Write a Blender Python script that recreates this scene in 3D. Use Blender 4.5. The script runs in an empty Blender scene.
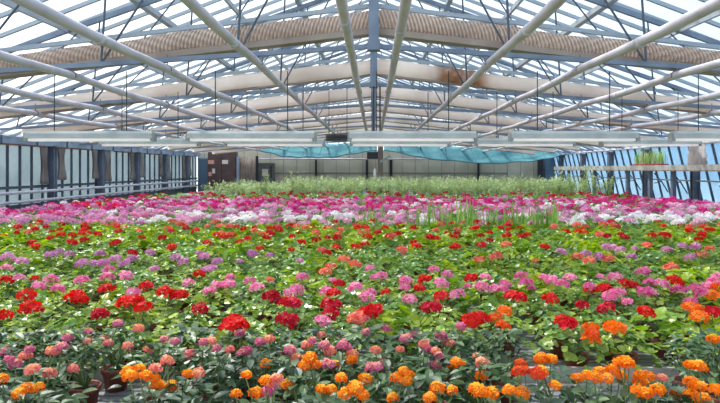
import bpy, math, random
from mathutils import Vector, Matrix, Quaternion, Euler

R = random.Random(7)
PI = math.pi
SC = bpy.context.scene
COL = SC.collection

# ------------------------------------------------------------------ camera numbers
CZ = 1.75            # lens height
F = 600.0            # focal length in pixels of the 720 wide frame
VX, VY = 373.7, 169.0


def wx(px, d):
    return (px - VX) / F * d


def wz(py, d):
    return CZ - (py - VY) / F * d


def dist(py, z):
    return (CZ - z) * F / (py - VY)


def lin(r, g, b):
    def f(c):
        c /= 255.0
        return c / 12.92 if c <= 0.04045 else ((c + 0.055) / 1.055) ** 2.4
    return (f(r), f(g), f(b), 1.0)


# ------------------------------------------------------------------ materials
def new_mat(name):
    m = bpy.data.materials.new(name)
    m.use_nodes = True
    nt = m.node_tree
    nt.nodes.clear()
    out = nt.nodes.new('ShaderNodeOutputMaterial')
    return m, nt, out


def principled(nt, col, rough=0.6, metal=0.0, spec=0.5):
    p = nt.nodes.new('ShaderNodeBsdfPrincipled')
    p.inputs['Base Color'].default_value = col
    p.inputs['Roughness'].default_value = rough
    p.inputs['Metallic'].default_value = metal
    p.inputs['Specular IOR Level'].default_value = spec
    return p


def mixcol(nt, fac, a, b):
    m = nt.nodes.new('ShaderNodeMix')
    m.data_type = 'RGBA'
    for sock, v in ((m.inputs[6], a), (m.inputs[7], b)):
        if isinstance(v, tuple):
            sock.default_value = v
        else:
            nt.links.new(v, sock)
    if isinstance(fac, float):
        m.inputs[0].default_value = fac
    else:
        nt.links.new(fac, m.inputs[0])
    return m.outputs[2]


def ramp(nt, fac, lo, hi):
    r = nt.nodes.new('ShaderNodeMapRange')
    r.inputs[1].default_value = lo
    r.inputs[2].default_value = hi
    nt.links.new(fac, r.inputs[0])
    return r.outputs[0]


def plain(name, col, rough=0.6, metal=0.0, col2=None, scale=6.0, detail=3.0, lo=0.35, hi=0.7, stretch=None, bump=0.0, spec=0.5):
    m, nt, out = new_mat(name)
    p = principled(nt, col, rough, metal, spec)
    if col2 is not None:
        tc = nt.nodes.new('ShaderNodeTexCoord')
        n = nt.nodes.new('ShaderNodeTexNoise')
        n.inputs['Scale'].default_value = scale
        n.inputs['Detail'].default_value = detail
        if stretch:
            mp = nt.nodes.new('ShaderNodeMapping')
            mp.inputs['Scale'].default_value = stretch
            nt.links.new(tc.outputs['Object'], mp.inputs[0])
            nt.links.new(mp.outputs[0], n.inputs['Vector'])
        else:
            nt.links.new(tc.outputs['Object'], n.inputs['Vector'])
        nt.links.new(mixcol(nt, ramp(nt, n.outputs['Fac'], lo, hi), col, col2), p.inputs['Base Color'])
        if bump:
            b = nt.nodes.new('ShaderNodeBump')
            b.inputs['Strength'].default_value = bump
            b.inputs['Distance'].default_value = 0.01
            nt.links.new(n.outputs['Fac'], b.inputs['Height'])
            nt.links.new(b.outputs[0], p.inputs['Normal'])
    nt.links.new(p.outputs[0], out.inputs[0])
    return m


def plant_mat(name, a, b, c=None, trans=0.35, rough=0.34, spec=0.5, tboost=1.25):
    """leaf / petal: colour varies from leaf to leaf (tint) and plant to plant, part of the light passes through"""
    m, nt, out = new_mat(name)
    at = nt.nodes.new('ShaderNodeAttribute')
    at.attribute_name = 'tint'
    oi = nt.nodes.new('ShaderNodeObjectInfo')
    col = mixcol(nt, at.outputs['Fac'], a, b)
    if c is not None:
        col = mixcol(nt, ramp(nt, oi.outputs['Random'], 0.45, 1.1), col, c)
    p = principled(nt, a, rough, 0.0, spec)
    nt.links.new(col, p.inputs['Base Color'])
    t = nt.nodes.new('ShaderNodeBsdfTranslucent')
    hs = nt.nodes.new('ShaderNodeHueSaturation')
    hs.inputs['Value'].default_value = tboost
    hs.inputs['Saturation'].default_value = 1.08
    nt.links.new(col, hs.inputs['Color'])
    nt.links.new(hs.outputs[0], t.inputs['Color'])
    mx = nt.nodes.new('ShaderNodeMixShader')
    mx.inputs[0].default_value = trans
    nt.links.new(p.outputs[0], mx.inputs[1])
    nt.links.new(t.outputs[0], mx.inputs[2])
    nt.links.new(mx.outputs[0], out.inputs[0])
    return m


def glass_mat(name, tint, haze, hazecol, gloss=0.06):
    """thin greenhouse glass: clear share, milky (whitewashed) share, a little mirror"""
    m, nt, out = new_mat(name)
    tr = nt.nodes.new('ShaderNodeBsdfTransparent')
    tr.inputs[0].default_value = tint
    tl = nt.nodes.new('ShaderNodeBsdfTranslucent')
    tl.inputs[0].default_value = hazecol
    df = nt.nodes.new('ShaderNodeBsdfDiffuse')
    df.inputs[0].default_value = hazecol
    gl = nt.nodes.new('ShaderNodeBsdfGlossy')
    gl.inputs['Roughness'].default_value = 0.15
    m0 = nt.nodes.new('ShaderNodeMixShader')
    m0.inputs[0].default_value = 0.3
    nt.links.new(tl.outputs[0], m0.inputs[1])
    nt.links.new(df.outputs[0], m0.inputs[2])
    tc = nt.nodes.new('ShaderNodeTexCoord')
    n = nt.nodes.new('ShaderNodeTexNoise')
    n.inputs['Scale'].default_value = 1.6
    n.inputs['Detail'].default_value = 4.0
    nt.links.new(tc.outputs['Object'], n.inputs['Vector'])
    mr = nt.nodes.new('ShaderNodeMapRange')
    mr.inputs[1].default_value = 0.3
    mr.inputs[2].default_value = 0.75
    mr.inputs[3].default_value = haze * 0.7
    mr.inputs[4].default_value = min(1.0, haze * 1.35)
    nt.links.new(n.outputs['Fac'], mr.inputs[0])
    m1 = nt.nodes.new('ShaderNodeMixShader')
    nt.links.new(mr.outputs[0], m1.inputs[0])
    nt.links.new(tr.outputs[0], m1.inputs[1])
    nt.links.new(m0.outputs[0], m1.inputs[2])
    m2 = nt.nodes.new('ShaderNodeMixShader')
    m2.inputs[0].default_value = gloss
    nt.links.new(m1.outputs[0], m2.inputs[1])
    nt.links.new(gl.outputs[0], m2.inputs[2])
    nt.links.new(m2.outputs[0], out.inputs[0])
    return m


def fabric_mat(name, col, col2, stain=None, trans=0.25, stripes=False):
    m, nt, out = new_mat(name)
    tc = nt.nodes.new('ShaderNodeTexCoord')
    n = nt.nodes.new('ShaderNodeTexNoise')
    n.inputs['Scale'].default_value = 1.3
    n.inputs['Detail'].default_value = 5.0
    nt.links.new(tc.outputs['Object'], n.inputs['Vector'])
    c = mixcol(nt, ramp(nt, n.outputs['Fac'], 0.38, 0.68), col, col2)
    if stripes:      # slanted stripes painted across the cloth to deepen the shade between folds
        mp = nt.nodes.new('ShaderNodeMapping')
        ab = nt.nodes.new('ShaderNodeSeparateXYZ')
        nt.links.new(tc.outputs['Object'], ab.inputs[0])
        fa = nt.nodes.new('ShaderNodeMath'); fa.operation = 'ABSOLUTE'
        nt.links.new(ab.outputs[0], fa.inputs[0])
        zz = nt.nodes.new('ShaderNodeMath'); zz.operation = 'MULTIPLY_ADD'
        nt.links.new(ab.outputs[2], zz.inputs[0]); zz.inputs[1].default_value = 0.3
        nt.links.new(fa.outputs[0], zz.inputs[2])
        sn = nt.nodes.new('ShaderNodeMath'); sn.operation = 'MULTIPLY'
        nt.links.new(zz.outputs[0], sn.inputs[0]); sn.inputs[1].default_value = 2 * PI / 0.042
        s2 = nt.nodes.new('ShaderNodeMath'); s2.operation = 'SINE'
        nt.links.new(sn.outputs[0], s2.inputs[0])
        c = mixcol(nt, ramp(nt, s2.outputs[0], -0.3, 0.5), lin(196, 180, 170), c)
    if stain:
        (x0, x1, z0), sc_ = stain
        sx = nt.nodes.new('ShaderNodeSeparateXYZ')
        nt.links.new(tc.outputs['Object'], sx.inputs[0])

        def edge(sock, lo, hi):
            r = nt.nodes.new('ShaderNodeMapRange')
            r.interpolation_type = 'SMOOTHSTEP'
            r.inputs[1].default_value = lo
            r.inputs[2].default_value = hi
            nt.links.new(sock, r.inputs[0])
            return r.outputs[0]

        def mul(a, b):
            q = nt.nodes.new('ShaderNodeMath')
            q.operation = 'MULTIPLY'
            nt.links.new(a, q.inputs[0])
            nt.links.new(b, q.inputs[1])
            return q.outputs[0]
        n2 = nt.nodes.new('ShaderNodeTexNoise')
        n2.inputs['Scale'].default_value = 5.0
        n2.inputs['Detail'].default_value = 4.0
        nt.links.new(tc.outputs['Object'], n2.inputs['Vector'])
        k = mul(edge(sx.outputs[0], x0 - 0.1, x0 + 0.1), edge(sx.outputs[0], x1 + 0.15, x1 - 0.15))
        k = mul(k, edge(n2.outputs['Fac'], 0.15, 0.6))
        c = mixcol(nt, k, c, sc_)
    p = principled(nt, col, 0.85, 0.0, 0.2)
    nt.links.new(c, p.inputs['Base Color'])
    t = nt.nodes.new('ShaderNodeBsdfTranslucent')
    nt.links.new(c, t.inputs['Color'])
    mx = nt.nodes.new('ShaderNodeMixShader')
    mx.inputs[0].default_value = trans
    nt.links.new(p.outputs[0], mx.inputs[1])
    nt.links.new(t.outputs[0], mx.inputs[2])
    nt.links.new(mx.outputs[0], out.inputs[0])
    return m


M = {}
M['leaf_geranium'] = plant_mat('leaf_geranium', lin(52, 100, 36), lin(188, 210, 88), lin(116, 160, 84))
M['leaf_sunlit'] = plant_mat('leaf_sunlit', lin(96, 142, 34), lin(190, 206, 62), lin(120, 160, 50), trans=0.42)  # yellow-green of sun shining through the leaves, put into the base colour
M['leaf_belt'] = plant_mat('leaf_belt', lin(70, 118, 48), lin(150, 180, 84), lin(120, 160, 80))
M['leaf_lantana'] = plant_mat('leaf_lantana', lin(32, 62, 44), lin(100, 132, 80), lin(54, 84, 66), trans=0.22, rough=0.42, spec=0.5)
M['leaf_silver'] = plant_mat('leaf_silver', lin(150, 172, 116), lin(212, 222, 166), lin(186, 206, 160), trans=0.38, rough=0.6)
M['leaf_spike'] = plant_mat('leaf_spike', lin(112, 158, 72), lin(176, 204, 122), None, trans=0.4)
M['stem'] = plant_mat('stem', lin(96, 124, 66), lin(120, 142, 84), None, trans=0.1)
PET = {
    'red': (lin(206, 16, 26), lin(238, 40, 36), lin(214, 22, 48)),
    'crimson': (lin(176, 12, 44), lin(214, 26, 60), lin(190, 14, 40)),
    'pink': (lin(230, 96, 158), lin(252, 178, 210), lin(224, 90, 156)),
    'lilac': (lin(214, 130, 184), lin(236, 180, 216), lin(206, 128, 190)),
    'salmon': (lin(234, 96, 84), lin(248, 158, 132), lin(240, 120, 112)),
    'orange': (lin(240, 104, 28), lin(250, 140, 40), lin(238, 90, 40)),
    'magenta': (lin(214, 36, 130), lin(238, 80, 160), lin(204, 30, 140)),
    'white': (lin(238, 232, 238), lin(250, 246, 248), lin(244, 224, 236)),
    'pale': (lin(234, 166, 204), lin(246, 200, 224), lin(230, 150, 200)),
    'lantana_orange': (lin(254, 196, 50), lin(244, 112, 22), lin(248, 140, 24)),
    'lantana_pink': (lin(248, 176, 150), lin(206, 104, 162), lin(214, 104, 150)),
    'lantana_coral': (lin(252, 190, 140), lin(234, 130, 128), lin(236, 128, 142)),
    'lantana_red': (lin(246, 120, 40), lin(230, 66, 34), lin(232, 70, 40)),
}
for k, (a, b, c) in PET.items():
    M['petal_' + k] = plant_mat('petal_' + k, a, b, c, trans=0.3, rough=0.6, spec=0.25, tboost=1.15)
M['pot'] = plain('pot', lin(150, 78, 62), 0.55, col2=lin(126, 62, 50), scale=18.0)
M['pot_tray'] = plain('pot_tray', lin(170, 56, 66), 0.5)
M['soil'] = plain('soil', lin(60, 44, 34), 0.95, col2=lin(36, 28, 24), scale=60.0, bump=0.6)
M['bench'] = plain('bench', lin(140, 144, 150), 0.5, 0.3, col2=lin(108, 108, 112), scale=4.0)
M['lip'] = plain('lip', lin(196, 192, 186), 0.5, 0.2, col2=lin(164, 158, 152), scale=5.0)
M['steel'] = plain('steel', lin(122, 138, 160), 0.5, 0.15, col2=lin(92, 108, 130), scale=3.0)
M['steel_dark'] = plain('steel_dark', lin(84, 96, 112), 0.55, 0.1, col2=lin(64, 74, 88), scale=3.0)
M['post'] = plain('post', lin(118, 128, 148), 0.6, 0.05, col2=lin(92, 100, 120), scale=4.0)
M['gutter'] = plain('gutter', lin(156, 172, 192), 0.5, 0.05, col2=lin(130, 144, 164), scale=2.0)
M['rust'] = plain('rust', lin(146, 92, 70), 0.8, col2=lin(112, 86, 76), scale=8.0)
M['pipe'] = plain('pipe', lin(208, 204, 216), 0.42, 0.05, col2=lin(180, 176, 186), scale=3.0, lo=0.45, hi=0.8)
M['bar'] = plain('bar', lin(150, 164, 178), 0.45, 0.3)
M['purlin'] = plain('purlin', lin(170, 178, 186), 0.5, 0.2)
M['wire'] = plain('wire', lin(44, 46, 52), 0.6)
M['lamp_body'] = plain('lamp_body', lin(186, 194, 196), 0.45, 0.1, col2=lin(164, 174, 176), scale=5.0)
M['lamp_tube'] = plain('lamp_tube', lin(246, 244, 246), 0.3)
for n_ in M['lamp_tube'].node_tree.nodes:      # unlit tubes, a faint glow added so they look bright white
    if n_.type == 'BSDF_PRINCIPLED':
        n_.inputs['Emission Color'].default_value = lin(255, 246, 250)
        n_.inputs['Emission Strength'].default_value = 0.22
M['lamp_cap'] = plain('lamp_cap', lin(150, 156, 160), 0.5)
M['screen'] = fabric_mat('screen', lin(248, 240, 234), lin(232, 220, 212), stripes=True, trans=0.5)
M['screen_smooth'] = fabric_mat('screen_smooth', lin(246, 239, 234), lin(226, 214, 206), trans=0.5)
M['screen_stained'] = fabric_mat('screen_stained', lin(246, 239, 234), lin(226, 214, 206), stain=((1.05, 1.8, 0), lin(170, 126, 92)), trans=0.5)
M['screen_rail'] = plain('screen_rail', lin(160, 148, 138), 0.6, col2=lin(136, 122, 112), scale=3.0)
M['net'] = fabric_mat('net', lin(118, 176, 184), lin(84, 146, 160), trans=0.45)
M['net_line'] = plain('net_line', lin(52, 110, 132), 0.8)
M['curtain'] = fabric_mat('curtain', lin(214, 208, 206), lin(180, 164, 156), trans=0.6)
M['back_panel'] = plain('back_panel', lin(212, 208, 190), 0.8, col2=lin(190, 186, 168), scale=1.2)
M['seam'] = plain('seam', lin(150, 148, 138), 0.8)
M['dark_post'] = plain('dark_post', lin(44, 48, 58), 0.7)
M['wood_post'] = plain('wood_post', lin(128, 116, 112), 0.8, col2=lin(96, 84, 80), scale=6.0, stretch=(6, 6, 0.6))
M['brown'] = plain('brown', lin(96, 74, 74), 0.7, col2=lin(78, 60, 62), scale=3.0)
M['paper'] = plain('paper', lin(226, 214, 208), 0.9)
M['paper_pink'] = plain('paper_pink', lin(214, 160, 140), 0.9)
M['blue_door'] = plain('blue_door', lin(92, 116, 140), 0.6)
M['grey_box'] = plain('grey_box', lin(150, 158, 164), 0.6)
M['dark_box'] = plain('dark_box', lin(40, 44, 56), 0.6)
M['white_plastic'] = plain('white_plastic', lin(222, 224, 226), 0.5)
M['kick'] = plain('kick', lin(120, 124, 124), 0.85, col2=lin(96, 98, 98), scale=3.0)
M['concrete'] = plain('concrete', lin(142, 138, 132), 0.9, col2=lin(112, 108, 104), scale=2.0)
M['turf'] = plain('turf', lin(196, 200, 202), 0.95, col2=lin(170, 176, 172), scale=0.6)
M['shelf'] = plain('shelf', lin(196, 196, 192), 0.6, col2=lin(160, 156, 152), scale=4.0)
M['shelf_edge'] = plain('shelf_edge', lin(150, 132, 120), 0.7)
M['roof_glass'] = glass_mat('roof_glass', (0.93, 0.97, 1.0, 1), 0.28, lin(246, 250, 252))
M['left_glass'] = glass_mat('left_glass', (0.58, 0.65, 0.68, 1), 0.72, lin(168, 180, 186))
M['right_glass'] = glass_mat('right_glass', (0.74, 0.88, 0.97, 1), 0.45, lin(206, 228, 242))


# ------------------------------------------------------------------ mesh helpers
class MB:
    """collects one mesh"""

    def __init__(self):
        self.v, self.f, self.t = [], [], []

    def add(self, vs, fs, tint=0.5):
        b = len(self.v)
        self.v += [tuple(x) for x in vs]
        self.f += [tuple(i + b for i in q) for q in fs]
        self.t += [tint] * len(fs)

    def box(self, x0, x1, y0, y1, z0, z1):
        vs = [(x, y, z) for x in (x0, x1) for y in (y0, y1) for z in (z0, z1)]
        self.add(vs, [(0, 1, 3, 2), (4, 6, 7, 5), (0, 4, 5, 1), (2, 3, 7, 6), (0, 2, 6, 4), (1, 5, 7, 3)])

    def beam(self, a, b, w, h, up=(0, 0, 1)):
        a, b = Vector(a), Vector(b)
        d = (b - a).normalized()
        s = d.cross(Vector(up))
        if s.length < 1e-4:
            s = d.cross(Vector((0, 1, 0)))
        s.normalize()
        u = s.cross(d).normalized()
        vs = []
        for p in (a, b):
            for i, j in ((-1, -1), (1, -1), (1, 1), (-1, 1)):
                vs.append(p + s * (w / 2 * i) + u * (h / 2 * j))
        self.add(vs, [(3, 2, 1, 0), (4, 5, 6, 7), (0, 1, 5, 4), (1, 2, 6, 5), (2, 3, 7, 6), (3, 0, 4, 7)])

    def tube(self, pts, r, n=8, cap=True):
        pts = [Vector(p) for p in pts]
        rs = r if isinstance(r, (list, tuple)) else [r] * len(pts)
        vs, fs = [], []
        for i, p in enumerate(pts):
            d = (pts[min(i + 1, len(pts) - 1)] - pts[max(i - 1, 0)]).normalized()
            ref = Vector((0, 0, 1)) if abs(d.z) < 0.9 else Vector((0, 1, 0))
            s = d.cross(ref).normalized()
            u = s.cross(d).normalized()
            for k in range(n):
                a = 2 * PI * k / n
                vs.append(p + s * (math.cos(a) * rs[i]) + u * (math.sin(a) * rs[i]))
        for i in range(len(pts) - 1):
            for k in range(n):
                q = (k + 1) % n
                fs.append((i * n + k, i * n + q, (i + 1) * n + q, (i + 1) * n + k))
        if cap:
            fs.append(tuple(range(n))[::-1])
            fs.append(tuple((len(pts) - 1) * n + k for k in range(n)))
        self.add(vs, fs)

    def lathe(self, prof, n=20, c=(0, 0, 0)):
        vs, fs = [], []
        for r, z in prof:
            for k in range(n):
                a = 2 * PI * k / n
                vs.append((c[0] + r * math.cos(a), c[1] + r * math.sin(a), c[2] + z))
        for i in range(len(prof) - 1):
            for k in range(n):
                q = (k + 1) % n
                fs.append((i * n + k, i * n + q, (i + 1) * n + q, (i + 1) * n + k))
        self.add(vs, fs)

    def mesh(self, name, mat, smooth=False):
        me = bpy.data.meshes.new(name)
        me.from_pydata(self.v, [], self.f)
        me.materials.append(M[mat] if isinstance(mat, str) else mat)
        at = me.attributes.new('tint', 'FLOAT', 'FACE')
        at.data.foreach_set('value', self.t)
        if smooth:
            me.polygons.foreach_set('use_smooth', [True] * len(me.polygons))
        me.update()
        return me


def link(name, me, parent=None, loc=(0, 0, 0), rot=None, scale=None):
    o = bpy.data.objects.new(name, me)
    COL.objects.link(o)
    o.location = loc
    if rot is not None:
        o.rotation_euler = rot
    if scale is not None:
        o.scale = scale
    if parent is not None:
        o.parent = parent
    return o


def tag(o, label, cat, group=None):
    o['label'] = label
    o['category'] = cat
    if group:
        o['group'] = group
    return o


def thing(name, label, cat, loc=(0, 0, 0), group=None):
    o = bpy.data.objects.new(name, None)
    o.empty_display_size = 0.1
    COL.objects.link(o)
    o.location = loc
    return tag(o, label, cat, group)


def struct(name, mb, mat, parent=None, smooth=False):
    o = link(name, mb.mesh(name, mat, smooth), parent)
    if parent is None:
        o['kind'] = 'structure'
    return o


def part(name, mb, mat, parent, smooth=False, loc=(0, 0, 0)):
    return link(name, mb.mesh(name, mat, smooth), parent, loc)


ORD = ['zeroth', 'first', 'second', 'third', 'fourth', 'fifth', 'sixth', 'seventh', 'eighth', 'ninth', 'tenth', 'eleventh',
       'twelfth', 'thirteenth', 'fourteenth', 'fifteenth', 'sixteenth', 'seventeenth', 'eighteenth', 'nineteenth', 'twentieth',
       'twenty-first', 'twenty-second', 'twenty-third', 'twenty-fourth', 'twenty-fifth']

# ------------------------------------------------------------------ building shell
HW = 9.1             # half width of the house
EZ = 2.5             # eave height
SL = 0.38            # roof slope
RZ = EZ + HW * SL    # ridge height
Y0, YB = -4.0, 31.0

b = MB(); b.box(-60, 60, -20, 120, -0.3, -0.12)
struct('ground', b, 'turf')
b = MB(); b.box(-HW - 0.4, HW + 0.8, Y0, YB + 0.1, -0.1, 0.0)
struct('floor', b, 'concrete')

# roof: glass skin, bars, purlins
b = MB()
for s in (-1, 1):
    n = 24
    for i in range(n):
        ya, yb = Y0 + (YB - Y0) * i / n, Y0 + (YB - Y0) * (i + 1) / n
        b.add([(0, ya, RZ), (s * HW, ya, EZ), (s * HW, yb, EZ), (0, yb, RZ)], [(0, 1, 2, 3)])
roof = struct('ceiling', b, 'roof_glass')
b = MB()
y = Y0 + 0.1
while y < YB:
    for s in (-1, 1):
        b.beam((0, y, RZ - 0.03), (s * HW, y, EZ - 0.03), 0.045, 0.06)
    y += 0.62
struct('ceiling_sash_bar', b, 'bar', roof)
for s in (-1, 1):
    for X, w in ((1.57, 0.10), (2.67, 0.05), (3.75, 0.11), (4.9, 0.05), (5.95, 0.10), (7.4, 0.06)):
        b = MB()
        b.beam((s * X, Y0, RZ - SL * X - 0.12), (s * X, YB, RZ - SL * X - 0.12), w, 0.09)
        struct('purlin', b, 'purlin', roof)
b = MB(); b.box(-0.09, 0.09, Y0, YB, RZ - 0.12, RZ + 0.08)
struct('ridge_beam', b, 'steel', roof)

# eave gutters
for s, nm in ((-1, 'left'), (1, 'right')):
    b = MB()
    if s < 0:
        b.box(-HW - 0.1, -HW + 0.14, Y0, YB - 0.1, 2.38, 2.62)
    else:
        b.box(HW - 0.05, HW + 0.12, Y0, YB - 0.1, 2.44, 2.6)
    g = struct('gutter_beam_' + nm, b, 'gutter')
    if s < 0:
        b = MB()
        for ya, yb in ((14.2, 16.4), (17.0, 19.3), (21.0, 22.4), (24.0, 25.2)):
            b.box(-HW + 0.0, -HW + 0.13, ya, yb, 2.345, 2.38)
        struct('gutter_rust_strip', b, 'rust', g)
        b = MB()
        yy = 14.4
        while yy < 30:
            b.box(-HW + 0.14, -HW + 0.16, yy, yy + 0.05, 2.37, 2.63)
            yy += 1.55
        struct('gutter_joint_strap', b, 'steel_dark', g)

# left wall: kick wall, milky glazing with mullions, inner rail
b = MB(); b.box(-HW - 0.15, -HW - 0.05, Y0, YB, 0.0, 0.75)
struct('wall_left', b, 'kick')
b = MB(); b.box(-HW - 0.09, -HW - 0.08, Y0, YB, 0.75, 2.4)
w1 = struct('window_1', b, 'left_glass')
b = MB()
y = 10.2
while y < YB:
    b.box(-HW - 0.08, -HW - 0.03, y, y + 0.05, 0.75, 2.4)
    y += 0.53
b.box(-HW - 0.08, -HW - 0.02, Y0, YB, 1.24, 1.31)
b.box(-HW - 0.08, -HW - 0.02, Y0, YB, 0.75, 0.83)
struct('window_frame', b, 'steel_dark', w1)

# right wall: kick wall and top hung sashes standing open
b = MB(); b.box(HW + 0.05, HW + 0.15, Y0, YB, 0.0, 0.7)
struct('wall_right', b, 'kick')
b = MB()
xa, za, xb, zb = HW + 0.06, 2.46, HW + 0.48, 0.72
b.add([(xa, Y0, za), (xb, Y0, zb), (xb, YB, zb), (xa, YB, za)], [(0, 1, 2, 3)])
b.add([(xa + .012, Y0, za), (xb + .012, Y0, zb), (xb + .012, YB, zb), (xa + .012, YB, za)], [(3, 2, 1, 0)])
w2 = struct('window_2', b, 'right_glass')
b = MB()
y = 10.2
while y < YB:
    b.beam((xa - 0.03, y, za), (xb - 0.03, y, zb), 0.05, 0.05, up=(0, 1, 0))
    y += 0.6
b.beam((xb - 0.03, Y0, zb), (xb - 0.03, YB, zb), 0.05, 0.06)
struct('window_frame', b, 'steel_dark', w2)
b = MB(); b.tube([(HW - 0.12, Y0, 2.47), (HW - 0.12, 26.5, 2.47)], 0.03, 8)
tag(link('vent_tube', b.mesh('vent_tube', 'pipe', True)), 'long white tube along the top of the open right side sashes', 'pipe')

# back wall
b = MB(); b.box(-HW, HW, YB, YB + 0.1, 0.0, 2.72)
wb = struct('wall_back', b, 'back_panel')
b = MB()
x = -HW + 0.35
while x < HW:
    b.box(x, x + 0.025, YB - 0.012, YB, 0.0, 2.72)
    x += 0.68
b.box(-6.9, 6.9, YB - 0.03, YB, 1.50, 1.57)
struct('wall_back_seam', b, 'seam', wb)
b = MB()
n = 20
for s in (-1, 1):
    for i in range(n):
        a, c = HW * i / n, HW * (i + 1) / n
        za_, zc = RZ - SL * a, RZ - SL * c
        if za_ < 2.72:
            continue
        b.add([(s * a, YB + 0.05, 2.72), (s * c, YB + 0.05, 2.72), (s * c, YB + 0.05, max(zc, 2.721)), (s * a, YB + 0.05, za_)], [(0, 1, 2, 3)])
gw = struct('window_3', b, 'roof_glass')
b = MB()
x = -8.4
while x < 8.5:
    b.beam((x, YB, 2.72), (x, YB, RZ - SL * abs(x)), 0.05, 0.05)
    x += 0.6
struct('window_frame', b, 'bar', gw)
b = MB(); b.tube([(wx(233, 30.6), 30.6, wz(158.7, 30.6)), (wx(505, 30.6), 30.6, wz(159.6, 30.6))], 0.035, 8)
tag(link('rail', b.mesh('rail', 'pipe', True)), 'thin white horizontal rail across the back wall panels', 'rail')
for i, (px, w) in enumerate(((316, 0.09), (367, 0.12), (391, 0.14), (478.5, 0.09))):
    X = wx(px, 30.9)
    b = MB(); b.box(X - w / 2, X + w / 2, 30.82, 30.98, 0.0, 2.3)
    tag(link('wall_stud', b.mesh('wall_stud', 'dark_post')),
        ('dark upright on the back wall under the turquoise net, leftmost of four', 'dark upright on the back wall just left of the brown centre post',
         'thick dark upright on the back wall just right of the brown centre post', 'dark upright on the back wall below the right turquoise net')[i], 'post')

# ------------------------------------------------------------------ trusses with their folded screens
TD = [6.6 + 3 * i for i in range(8)]
CH = 3.10            # bottom chord at the centre


def chord_z(x):
    return 3.10 - (3.10 - 2.5) * abs(x) / HW


def make_truss():
    root = thing('roof_truss', 'x', 'truss', (0, TD[0], 0), 'blue-grey roof trusses across the house')
    for s in (-1, 1):
        b = MB(); b.beam((0, 0, CH), (s * HW, 0, 2.5), 0.05, 0.05); part('bottom_chord', b, 'steel', root)
        b = MB(); b.beam((0, 0, RZ - 0.28), (s * HW, 0, EZ - 0.0), 0.06, 0.08); part('top_chord', b, 'steel', root)
        xs = [1.5, 3.0, 4.5, 6.0, 7.5]
        prev = 0.0
        for x in xs:
            top = RZ - 0.28 - (RZ - 0.28 - EZ) * x / HW
            b = MB(); b.tube([(s * x, 0, chord_z(x)), (s * (x - 0.12), 0, top + .04)], 0.014, 6, False); part('web_rod', b, 'steel_dark', root)
            b = MB(); b.tube([(s * x, 0, chord_z(x)), (s * (prev + 0.05), 0, RZ - 0.28 - (RZ - 0.28 - EZ) * prev / HW)], 0.012, 6, False)
            part('web_rod', b, 'steel_dark', root)
            prev = x
    b = MB(); b.box(-0.055, 0.055, -0.055, 0.055, CH - 0.03, RZ - 0.15); part('king_post', b, 'steel', root)
    b = MB(); b.box(-0.07, 0.07, -0.07, 0.07, CH - 0.05, CH + 0.05); part('gusset_plate', b, 'steel', root)
    return root


def copy_tree(o, parent=None):
    c = o.copy()
    COL.objects.link(c)
    c.parent = parent
    for ch in list(o.children):
        copy_tree(ch, c)
    return c


tr0 = make_truss()
for i, d in enumerate(TD):
    o = tr0 if i == 0 else copy_tree(tr0)
    o.location = (0, d, 0)
    o['label'] = 'blue-grey steel roof truss, %s one from the camera' % (ORD[i + 1] if i < 7 else 'last and smallest')


SX = 7.45            # the screens stop short of the gutters


def screen_mesh(pleat):
    b = MB()
    step, wave = 0.0088, 0.035
    step = step if pleat else 0.05
    nx = int(2 * SX / step)
    prof = [(-0.07, 0.0), (-0.11, 0.3), (-0.10, 0.68), (-0.05, 1.0), (0.06, 1.0), (0.10, 0.5), (0.07, 0.0)]
    vs, fs = [], []
    k = len(prof)
    for i in range(nx + 1):
        x = -SX + i * step
        a = abs(x)
        hi = 3.535 - 1.12 * a / HW + 0.012 * math.sin(x * 2.3) + 0.008 * math.sin(x * 5.1)
        th = (0.205 if pleat else 0.24) - 0.07 * a / HW
        lo = hi - th + 0.010 * math.sin(x * 1.7 + 1)
        for yy, t in prof:
            ph = 2 * PI * (x / wave + t * (0.9 if x < 0 else -0.9))
            yv = yy + pleat * (0.017 * math.sin(ph) if yy < 0 else 0.010 * math.sin(ph)) + (0 if pleat else 0.02 * math.sin(x * 3.3 + t * 2))
            vs.append((x, yv, lo + (hi - lo) * t))
    for i in range(nx):
        for j in range(k):
            q = (j + 1) % k
            fs.append((i * k + j, i * k + q, (i + 1) * k + q, (i + 1) * k + j))
    b.add(vs, fs)
    return b


sme0 = screen_mesh(1).mesh('screen_fabric', 'screen')
sme = screen_mesh(0).mesh('screen_fabric', 'screen_smooth', True)
sme2 = sme.copy()
sme2.materials[0] = M['screen_stained']
rb = MB()
for s in (-1, 1):
    rb.beam((0, 0.0, 3.295), (s * SX, 0.0, 2.435), 0.17, 0.07)
rbm = rb.mesh('support_rail', 'screen_rail')
rb = MB()
for s in (-1, 1):
    rb.beam((0, 0.0, 3.285), (s * SX, 0.0, 2.425), 0.12, 0.03)
rbm2 = rb.mesh('support_rail', 'screen_rail')
tb_ = MB()
for s in (-1, 1):
    tb_.beam((0, -0.03, 3.585), (s * SX, -0.03, 3.585 - 1.10 * SX / HW), 0.05, 0.045)
tbm = tb_.mesh('top_rail', 'bar')
for i, d in enumerate(TD):
    t = thing('shade_screen', ('beige pleated shade screen folded along the nearest roof truss', 'beige folded shade screen with a brown stain, second from the camera')[i] if i < 2
              else 'beige folded shade screen along the %s roof truss from the camera' % ORD[i + 1], 'screen', (0, d + 0.17, 0), 'folded shade screens under the glass roof')
    link('fabric', (sme0, sme2, sme)[min(i, 2)], t)
    link('support_rail', rbm2 if i else rbm, t)
    link('top_rail', tbm, t)

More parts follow.
